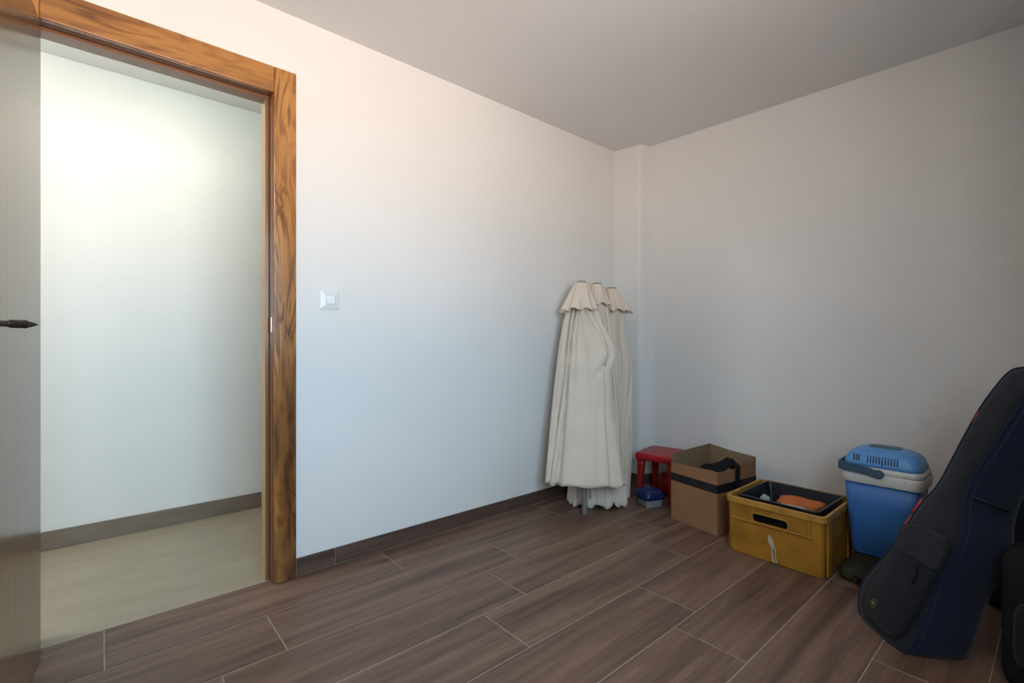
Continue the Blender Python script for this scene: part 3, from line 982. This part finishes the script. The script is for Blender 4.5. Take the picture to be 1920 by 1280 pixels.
def blob(name, m, loc, size, rz, label, cat, seed, lump=0.35, res=3):
    bm = bmesh.new()
    bmesh.ops.create_icosphere(bm, subdivisions=res, radius=1)
    for v_ in bm.verts:
        c = v_.co.copy()
        k = 1 + lump * mn.noise(c * 1.9 + Vector((seed, 0, 0))) + lump * 0.4 * mn.noise(c * 5 + Vector((0, seed, 0)))
        q = Vector([math.copysign(abs(a) ** 0.75, a) for a in c]) * k
        v_.co = Vector((q.x * size[0], q.y * size[1], max(q.z, -0.85) * size[2]))
    o = build(name, bm, m, None, smooth=True)
    o.location = loc; o.rotation_euler = (0, 0, rz)
    return tag(o, label, cat)


blob('orange_cloth', M_orange, (2.61, 0.850, 0.247), (0.078, 0.100, 0.019), 0.1, 'crumpled orange cloth lying in the black tray', 'cloth', 3)
blob('paper_packet', M_green, (2.53, 0.985, 0.250), (0.026, 0.020, 0.026), 0.5, 'small pale green and white packet at the left of the black tray', 'packet', 8)
blob('paper_scrap', M_paper, (2.488, 0.850, 0.247), (0.016, 0.065, 0.024), 0.15, 'pale folded paper along the near edge of the black tray', 'paper', 13, 0.25)
blob('crumpled_liner', M_black, (2.60, 0.885, 0.204), (0.115, 0.115, 0.012), 0.0, 'black crumpled liner under the orange cloth in the tray', 'cloth', 21, 0.15)

# ------------------------------------------------------------------ low olive bag with the cooler on it
BZ = 0.067
bm = bmesh.new()
rings = []
for z, g in ((0.001, 0.012), (0.010, 0.002), (0.030, -0.003), (0.050, 0.004), (0.062, 0.016), (BZ, 0.034)):
    ring = []
    for x, y in rrect(0.245 - g, 0.175 - g, 0.05, 8):
        k = 1 + 0.02 * mn.noise(Vector((x * 14, y * 14, z * 20)))
        ring.append((x * k, y * k, z))
    rings.append(ring)
loft(bm, rings)
ob = thing('flat_bag', 'dark olive flat bag lying on the floor under the blue cooler', 'bag', (2.705, 0.485, 0))
build('bag_body', bm, M_olive, ob, smooth=True, bevel=0)
bm = bmesh.new()
tube(bm, catmull([(-0.247, -0.10, 0.045), (-0.262, -0.05, 0.050), (-0.265, 0.02, 0.040), (-0.257, 0.07, 0.030), (-0.245, 0.11, 0.035)], 5, False), 0.006, 8)
build('strap', bm, M_black, ob, smooth=True)

# cooler: local X depth (front at -X), Y width
cx, cy = 2.748, 0.544
co = thing('cool_box', 'blue electric cool box with a white rim and vented lid', 'cool box', (cx, cy, BZ + 0.0005))
cz = BZ
def Z(z): return z - cz
bm = bmesh.new()
rloft(bm, [(Z(0.069), 0.088, 0.112, 0.03), (Z(0.075), 0.092, 0.117, 0.034), (Z(0.30), 0.106, 0.134, 0.036), (Z(0.405), 0.110, 0.140, 0.036)], 7)
build('body', bm, M_blue, co, smooth=True)
bm = bmesh.new()
rloft(bm, [(Z(0.398), 0.112, 0.142, 0.036), (Z(0.399), 0.118, 0.149, 0.04), (Z(0.404), 0.121, 0.152, 0.042), (Z(0.446), 0.122, 0.153, 0.042), (Z(0.450), 0.119, 0.150, 0.04)], 7)
build('rim', bm, M_white, co, smooth=True, bevel=0)
bm = bmesh.new()
rloft(bm, [(Z(0.4502), 0.116, 0.147, 0.04), (Z(0.452), 0.119, 0.150, 0.04), (Z(0.472), 0.117, 0.148, 0.04), (Z(0.478), 0.108, 0.139, 0.038)], 7)
build('lid_base', bm, M_white, co, smooth=True)
bm = bmesh.new()
rloft(bm, [(Z(0.4782), 0.112, 0.143, 0.045), (Z(0.492), 0.110, 0.141, 0.046), (Z(0.520), 0.101, 0.132, 0.046), (Z(0.540), 0.086, 0.115, 0.044), (Z(0.551), 0.066, 0.094, 0.04), (Z(0.556), 0.045, 0.070, 0.03)], 8)
build('lid_dome', bm, M_lblue, co, smooth=True)
bm = bmesh.new()
rloft(bm, [(Z(0.5558), 0.034, 0.060, 0.015), (Z(0.561), 0.032, 0.057, 0.014)], 5)
build('fan_cover', bm, M_slate, co, bevel=0.0015)
# vents: three slots on the left, eleven on the right of the front slope
ang_v = math.atan2(0.097 - 0.105, 0.518 - 0.492)
def vent(y, z0, z1):
    bm = bmesh.new()
    xa = -(0.110 - (z0 - 0.492) * 0.32); xb = -(0.110 - (z1 - 0.492) * 0.32)
    if z1 > 0.518: xb = -(0.1015 - (z1 - 0.520) * 0.75)
    w_ = 0.0024
    for (q, s) in ((0, 0),):
        a = [(xa - 0.0016, y - w_, Z(z0)), (xa - 0.0016, y + w_, Z(z0)), (xb - 0.0016, y + w_, Z(z1)), (xb - 0.0016, y - w_, Z(z1))]
        b = [(p[0] + 0.006, p[1], p[2]) for p in a]
        loft(bm, [a, b])
    build('vent_slot', bm, M_navyp, co)
for i in range(3): vent(0.098 - i * 0.0095, 0.498, 0.526)
for i in range(11): vent(0.046 - i * 0.0108, 0.496 if i != 5 else 0.488, 0.526)
# carrying handle: folded to the left; arms pivot mid front and mid back
bm = bmesh.new()
hp = [(-0.1265, 0.012, Z(0.452)), (-0.1275, 0.04, Z(0.460)), (-0.1275, 0.10, Z(0.466)), (-0.126, 0.132, Z(0.468)), (-0.112, 0.152, Z(0.469)), (-0.085, 0.157, Z(0.469)), (0.0, 0.158, Z(0.469)),
      (0.085, 0.157, Z(0.469)), (0.112, 0.152, Z(0.469)), (0.126, 0.132, Z(0.468)), (0.1275, 0.04, Z(0.460)), (0.1265, 0.012, Z(0.452))]
hp = catmull(hp, 4, False)
rings = []
for i, p in enumerate(hp):
    t = (hp[min(i + 1, len(hp) - 1)] - hp[max(i - 1, 0)]).normalized()
    out = Vector((t.y, -t.x, 0)).normalized()
    up = Vector((0, 0, 1))
    hgt = 0.018
    rings.append([p + out * a + up * b for a, b in ((-0.005, -hgt), (0.003, -hgt), (0.004, -hgt * 0.5), (0.0025, -hgt * 0.45), (0.004, 0), (0.0025, 0.0005), (0.004, hgt * 0.55), (0.003, hgt), (-0.005, hgt))])
loft(bm, rings)
build('handle', bm, M_slate, co, bevel=0)
for s in (-1, 1):
    bm = bmesh.new()
    lathe(bm, [(0.001, 0), (0.019, 0.0), (0.020, 0.004), (0.020, 0.012), (0.017, 0.015), (0.001, 0.015)], 24,
          Matrix.Translation((s * 0.1175, 0.002, Z(0.453))) @ Matrix.Rotation(s * pi / 2, 4, 'Y'))
    build('handle_pivot', bm, M_slate, co, smooth=False)

# ------------------------------------------------------------------ navy guitar bag
YAW, TILT = 0.80, 0.40
nrm = Vector((-cos(YAW) * cos(TILT), sin(YAW) * cos(TILT), sin(TILT)))
CAMP = Vector((0, 0, EYE))


def ray(u, v): return Fv + Rv * ((u - 960) / 897) + Vector((0, 0, -(v - 642) / 897))


g0 = ray(1755, 1278); G0 = CAMP + g0 * (-EYE / g0.z)
def onp(p, off=0.0):
    r_ = ray(*p)
    return CAMP + r_ * (((G0 + nrm * off) - CAMP).dot(nrm) / r_.dot(nrm))


up_l = (Vector((0, 0, 1)) - nrm * nrm.z).normalized()
gb = thing('guitar_bag', 'navy and charcoal padded guitar bag leaning at the right edge', 'guitar bag', G0)
outline = [(1917, 690), (1896, 696), (1874, 718), (1840, 764), (1811, 815), (1784, 866), (1758, 912), (1726, 948), (1692, 1000), (1652, 1052), (1620, 1090), (1611, 1125), (1618, 1168), (1636, 1198), (1664, 1222), (1690, 1226), (1714, 1200), (1734, 1150),
           (1752, 1096), (1778, 1052), (1796, 1020), (1805, 985), (1808, 942), (1825, 892), (1869, 825), (1917, 752), (1948, 722), (1956, 703), (1942, 690)]
OUT = catmull([onp(p) - G0 for p in outline], 4)
cen_poly = []


def inset(poly, dist, off):
    n_ = len(poly); res = []
    for i, p in enumerate(poly):
        t = (poly[(i + 1) % n_] - poly[i - 1]).normalized()
        inw = nrm.cross(t).normalized()
        res.append((p, inw))
    c = sum((p for p in poly), Vector()) / n_
    sgn = 1
    tot = sum((inw.dot(c - p) for p, inw in res))
    if tot < 0: sgn = -1
    return [p + inw * sgn * dist + nrm * off for p, inw in res]


def clampz(ring, z=0.004):
    return [Vector((p.x, p.y, max(p.z, z - 0.0))) for p in ring]


GT = 0.185
# front panel (charcoal), softly bulged
bm = bmesh.new()
R_ = loft(bm, [inset(OUT, 0.0, -0.004), inset(OUT, 0.004, 0.003), inset(OUT, 0.014, 0.009), inset(OUT, 0.026, 0.012)], cap0=False, cap1=False)
f_ = bm.faces.new(R_[-1])
bmesh.ops.triangulate(bm, faces=[f_])
build('front_panel', bm, M_grey, gb, smooth=True)
# side gusset (navy)
bm = bmesh.new()
rings = []
for off, g in ((0.001, -0.001), (-0.015, -0.008), (-0.05, -0.012), (-0.10, -0.013), (-0.15, -0.008), (-GT + 0.01, 0.004), (-GT, 0.018)):
    rings.append(clampz(inset(OUT, g, off)))
R_ = loft(bm, rings, cap0=False, cap1=False)
build('side_gusset', bm, M_navy, gb, smooth=True)
bm = bmesh.new()
R_ = loft(bm, [clampz(inset(OUT, 0.018, -GT)), clampz(inset(OUT, 0.03, -GT - 0.005))], cap0=False, cap1=False)
f_ = bm.faces.new(R_[-1]); bmesh.ops.triangulate(bm, faces=[f_])
build('back_panel', bm, M_black, gb, smooth=True)
# seam piping
bm = bmesh.new()
pl_ = inset(OUT, -0.002, 0.001)
tube(bm, pl_ + [pl_[0]], 0.0032, 6)
build('piping', bm, M_navy, gb, smooth=True)
bm = bmesh.new()
pl_ = [p for p in clampz(inset(OUT, -0.0075, -0.016), 0.01)]
tube(bm, pl_ + [pl_[0]], 0.0018, 6)
build('zip_line', bm, M_trim, gb, smooth=True)


def pad(name, pix, m, lift, h, round_=0.008, parent=gb, k=3):
    P = catmull([onp(p, lift) - G0 for p in pix], k)
    bm = bmesh.new()
    R_ = loft(bm, [inset(P, 0, -0.006), inset(P, 0, h * 0.55), inset(P, round_ * 0.4, h * 0.85), inset(P, round_, h)], cap0=False, cap1=False)
    f_ = bm.faces.new(R_[-1]); bmesh.ops.triangulate(bm, faces=[f_])
    return build(name, bm, m, parent, smooth=True)


pad('pocket', [(1700, 985), (1722, 988), (1752, 1000), (1768, 1010), (1774, 1030), (1768, 1060), (1748, 1100), (1722, 1152), (1702, 1188), (1686, 1198), (1668, 1192), (1644, 1170), (1630, 1150), (1630, 1120), (1648, 1085), (1680, 1026), (1692, 1000)],
    M_grey2, 0.010, 0.020)
pad('pocket_flap', [(1700, 984), (1722, 986), (1753, 998), (1770, 1009), (1775, 1030), (1768, 1052), (1756, 1068), (1744, 1064), (1712, 1044), (1680, 1028), (1690, 1003)], M_grey, 0.029, 0.006, 0.004)
# zip on the pocket
bm = bmesh.new()
tube(bm, [onp((1720, 1062), 0.033) - G0, onp((1717, 1080), 0.033) - G0, onp((1709, 1096), 0.033) - G0], 0.0028, 6)
build('zip_pull', bm, M_black, gb, smooth=True)
# badge
bc = onp((1639, 1131), 0.0315) - G0
q = nrm.to_track_quat('Z', 'Y').to_matrix().to_4x4()
bdg = bmesh.new(); lathe(bdg, [(0.001, -0.004), (0.0165, -0.004), (0.0165, 0.0012), (0.0150, 0.0018), (0.001, 0.0018)], 28, Matrix.Translation(bc) @ q)
badge = build('badge', bdg, M_badge, gb)
bdg = bmesh.new()
nn = 28
ringp = [Matrix.Translation(bc) @ q @ Vector((0.0150 * cos(2 * pi * i / nn), 0.0150 * sin(2 * pi * i / nn), 0.0022)) for i in range(nn + 1)]
tube(bdg, ringp, 0.0007, 5)
build('badge_ring', bdg, M_gold, badge)
bdg = bmesh.new()
def bpt(uu, vv):      # image-like axes on the badge face
    w_ax = (Rv - nrm * Rv.dot(nrm)).normalized(); v_ax = nrm.cross(w_ax).normalized()
    if v_ax.z < 0: v_ax = -v_ax
    return bc + w_ax * uu + v_ax * vv + nrm * 0.0024
tube(bdg, [bpt(-0.006, 0.005), bpt(-0.002, 0.001), bpt(0.003, -0.004), bpt(0.007, -0.008)], [0.0012, 0.0028, 0.0024, 0.0010], 6)
build('badge_mark', bdg, M_gold, badge, smooth=True)
bdg = bmesh.new()
tube(bdg, [bpt(-0.008, -0.001), bpt(-0.002, 0.000), bpt(0.002, 0.006)], [0.0008, 0.0018, 0.0008], 6)
build('badge_mark', bdg, M_gold, badge, smooth=True)
# red zip pulls on the left edge
for pts_, rr_ in (([(1731, 936), (1722, 949), (1712, 962)], 0.0075), ([(1710, 966), (1700, 979), (1690, 992)], 0.0042), ([(1837, 772), (1831, 783), (1826, 792)], 0.0055)):
    bm = bmesh.new()
    tube(bm, [onp(p, -0.002) - G0 for p in pts_], rr_, 8)
    build('zip_tab', bm, M_redt, gb, smooth=True)
# carry handle across the gusset
bm = bmesh.new()
a_, b_ = onp((1812, 938), -0.01) - G0, onp((1812, 938), -0.01) - G0 - nrm * 0.11
a_, b_ = onp((1822, 930), -0.010) - G0, onp((1822, 930), -0.010) - G0 - nrm * 0.12
side = nrm.cross(up_l).normalized()
if side.y > 0: side = -side
pp = [a_ + side * 0.004, a_ * 0.8 + b_ * 0.2 + side * 0.020, (a_ + b_) / 2 + side * 0.026, a_ * 0.2 + b_ * 0.8 + side * 0.020, b_ + side * 0.004]
tube(bm, catmull(pp, 4, False), 0.0045, 8)
build('side_handle', bm, M_trim, gb, smooth=True)

# ------------------------------------------------------------------ black things at the right edge
def softcase(name, label, cat, loc, rz, tilt, hx, hy, h, pocket=True):
    o = thing(name, label, cat, loc, rz)
    o.rotation_euler = (0, tilt, rz)
    bm = bmesh.new()
    rings = []
    for i in range(15):
        t = i / 14
        z = h * t
        e = 1.0
        ee = max(0, (t - 0.86) / 0.14); eb = max(0, (0.08 - t) / 0.08)
        sxx = hx * (math.sqrt(max(0, 1 - ee * ee * 0.94)) - 0.10 * eb) * (1 + 0.05 * sin(pi * t))
        syy = hy * (math.sqrt(max(0, 1 - ee * ee * 0.55)) - 0.06 * eb)
        rings.append([(x, y, z) for x, y in rrect(sxx, syy, min(sxx, syy) * 0.6, 6)])
    loft(bm, rings)
    build('case_body', bm, M_black, o, smooth=True)
    bm = bmesh.new()
    rings = []
    for i in range(9):
        t = i / 8
        ee = abs(2 * t - 1)
        k_ = math.sqrt(max(0, 1 - ee ** 6 * 0.9))
        rings.append([(x - hx * 1.02, y, h * (0.12 + 0.55 * t)) for x, y in rrect(0.022 * k_ + 0.004, hy * 0.78 * k_, 0.018 * k_, 5)])
    loft(bm, rings)
    build('pocket', bm, M_grey2, o, smooth=True)
    bm = bmesh.new()
    tube(bm, catmull([(-0.0, -0.05, h - 0.006), (0, -0.035, h + 0.022), (0, 0.035, h + 0.022), (0, 0.05, h - 0.006)], 5, False), 0.006, 8)
    build('top_handle', bm, M_black, o, smooth=True)
    return o


softcase('soft_case', 'tall black soft case behind the navy guitar bag', 'case', (2.74, 0.05, 0.002), 0.0, 0.0, 0.10, 0.17, 0.80)
softcase('rucksack', 'black rucksack on the floor right of the navy guitar bag', 'rucksack', (2.16, -0.02, 0.002), radians(-4), 0.05, 0.10, 0.150, 0.42)
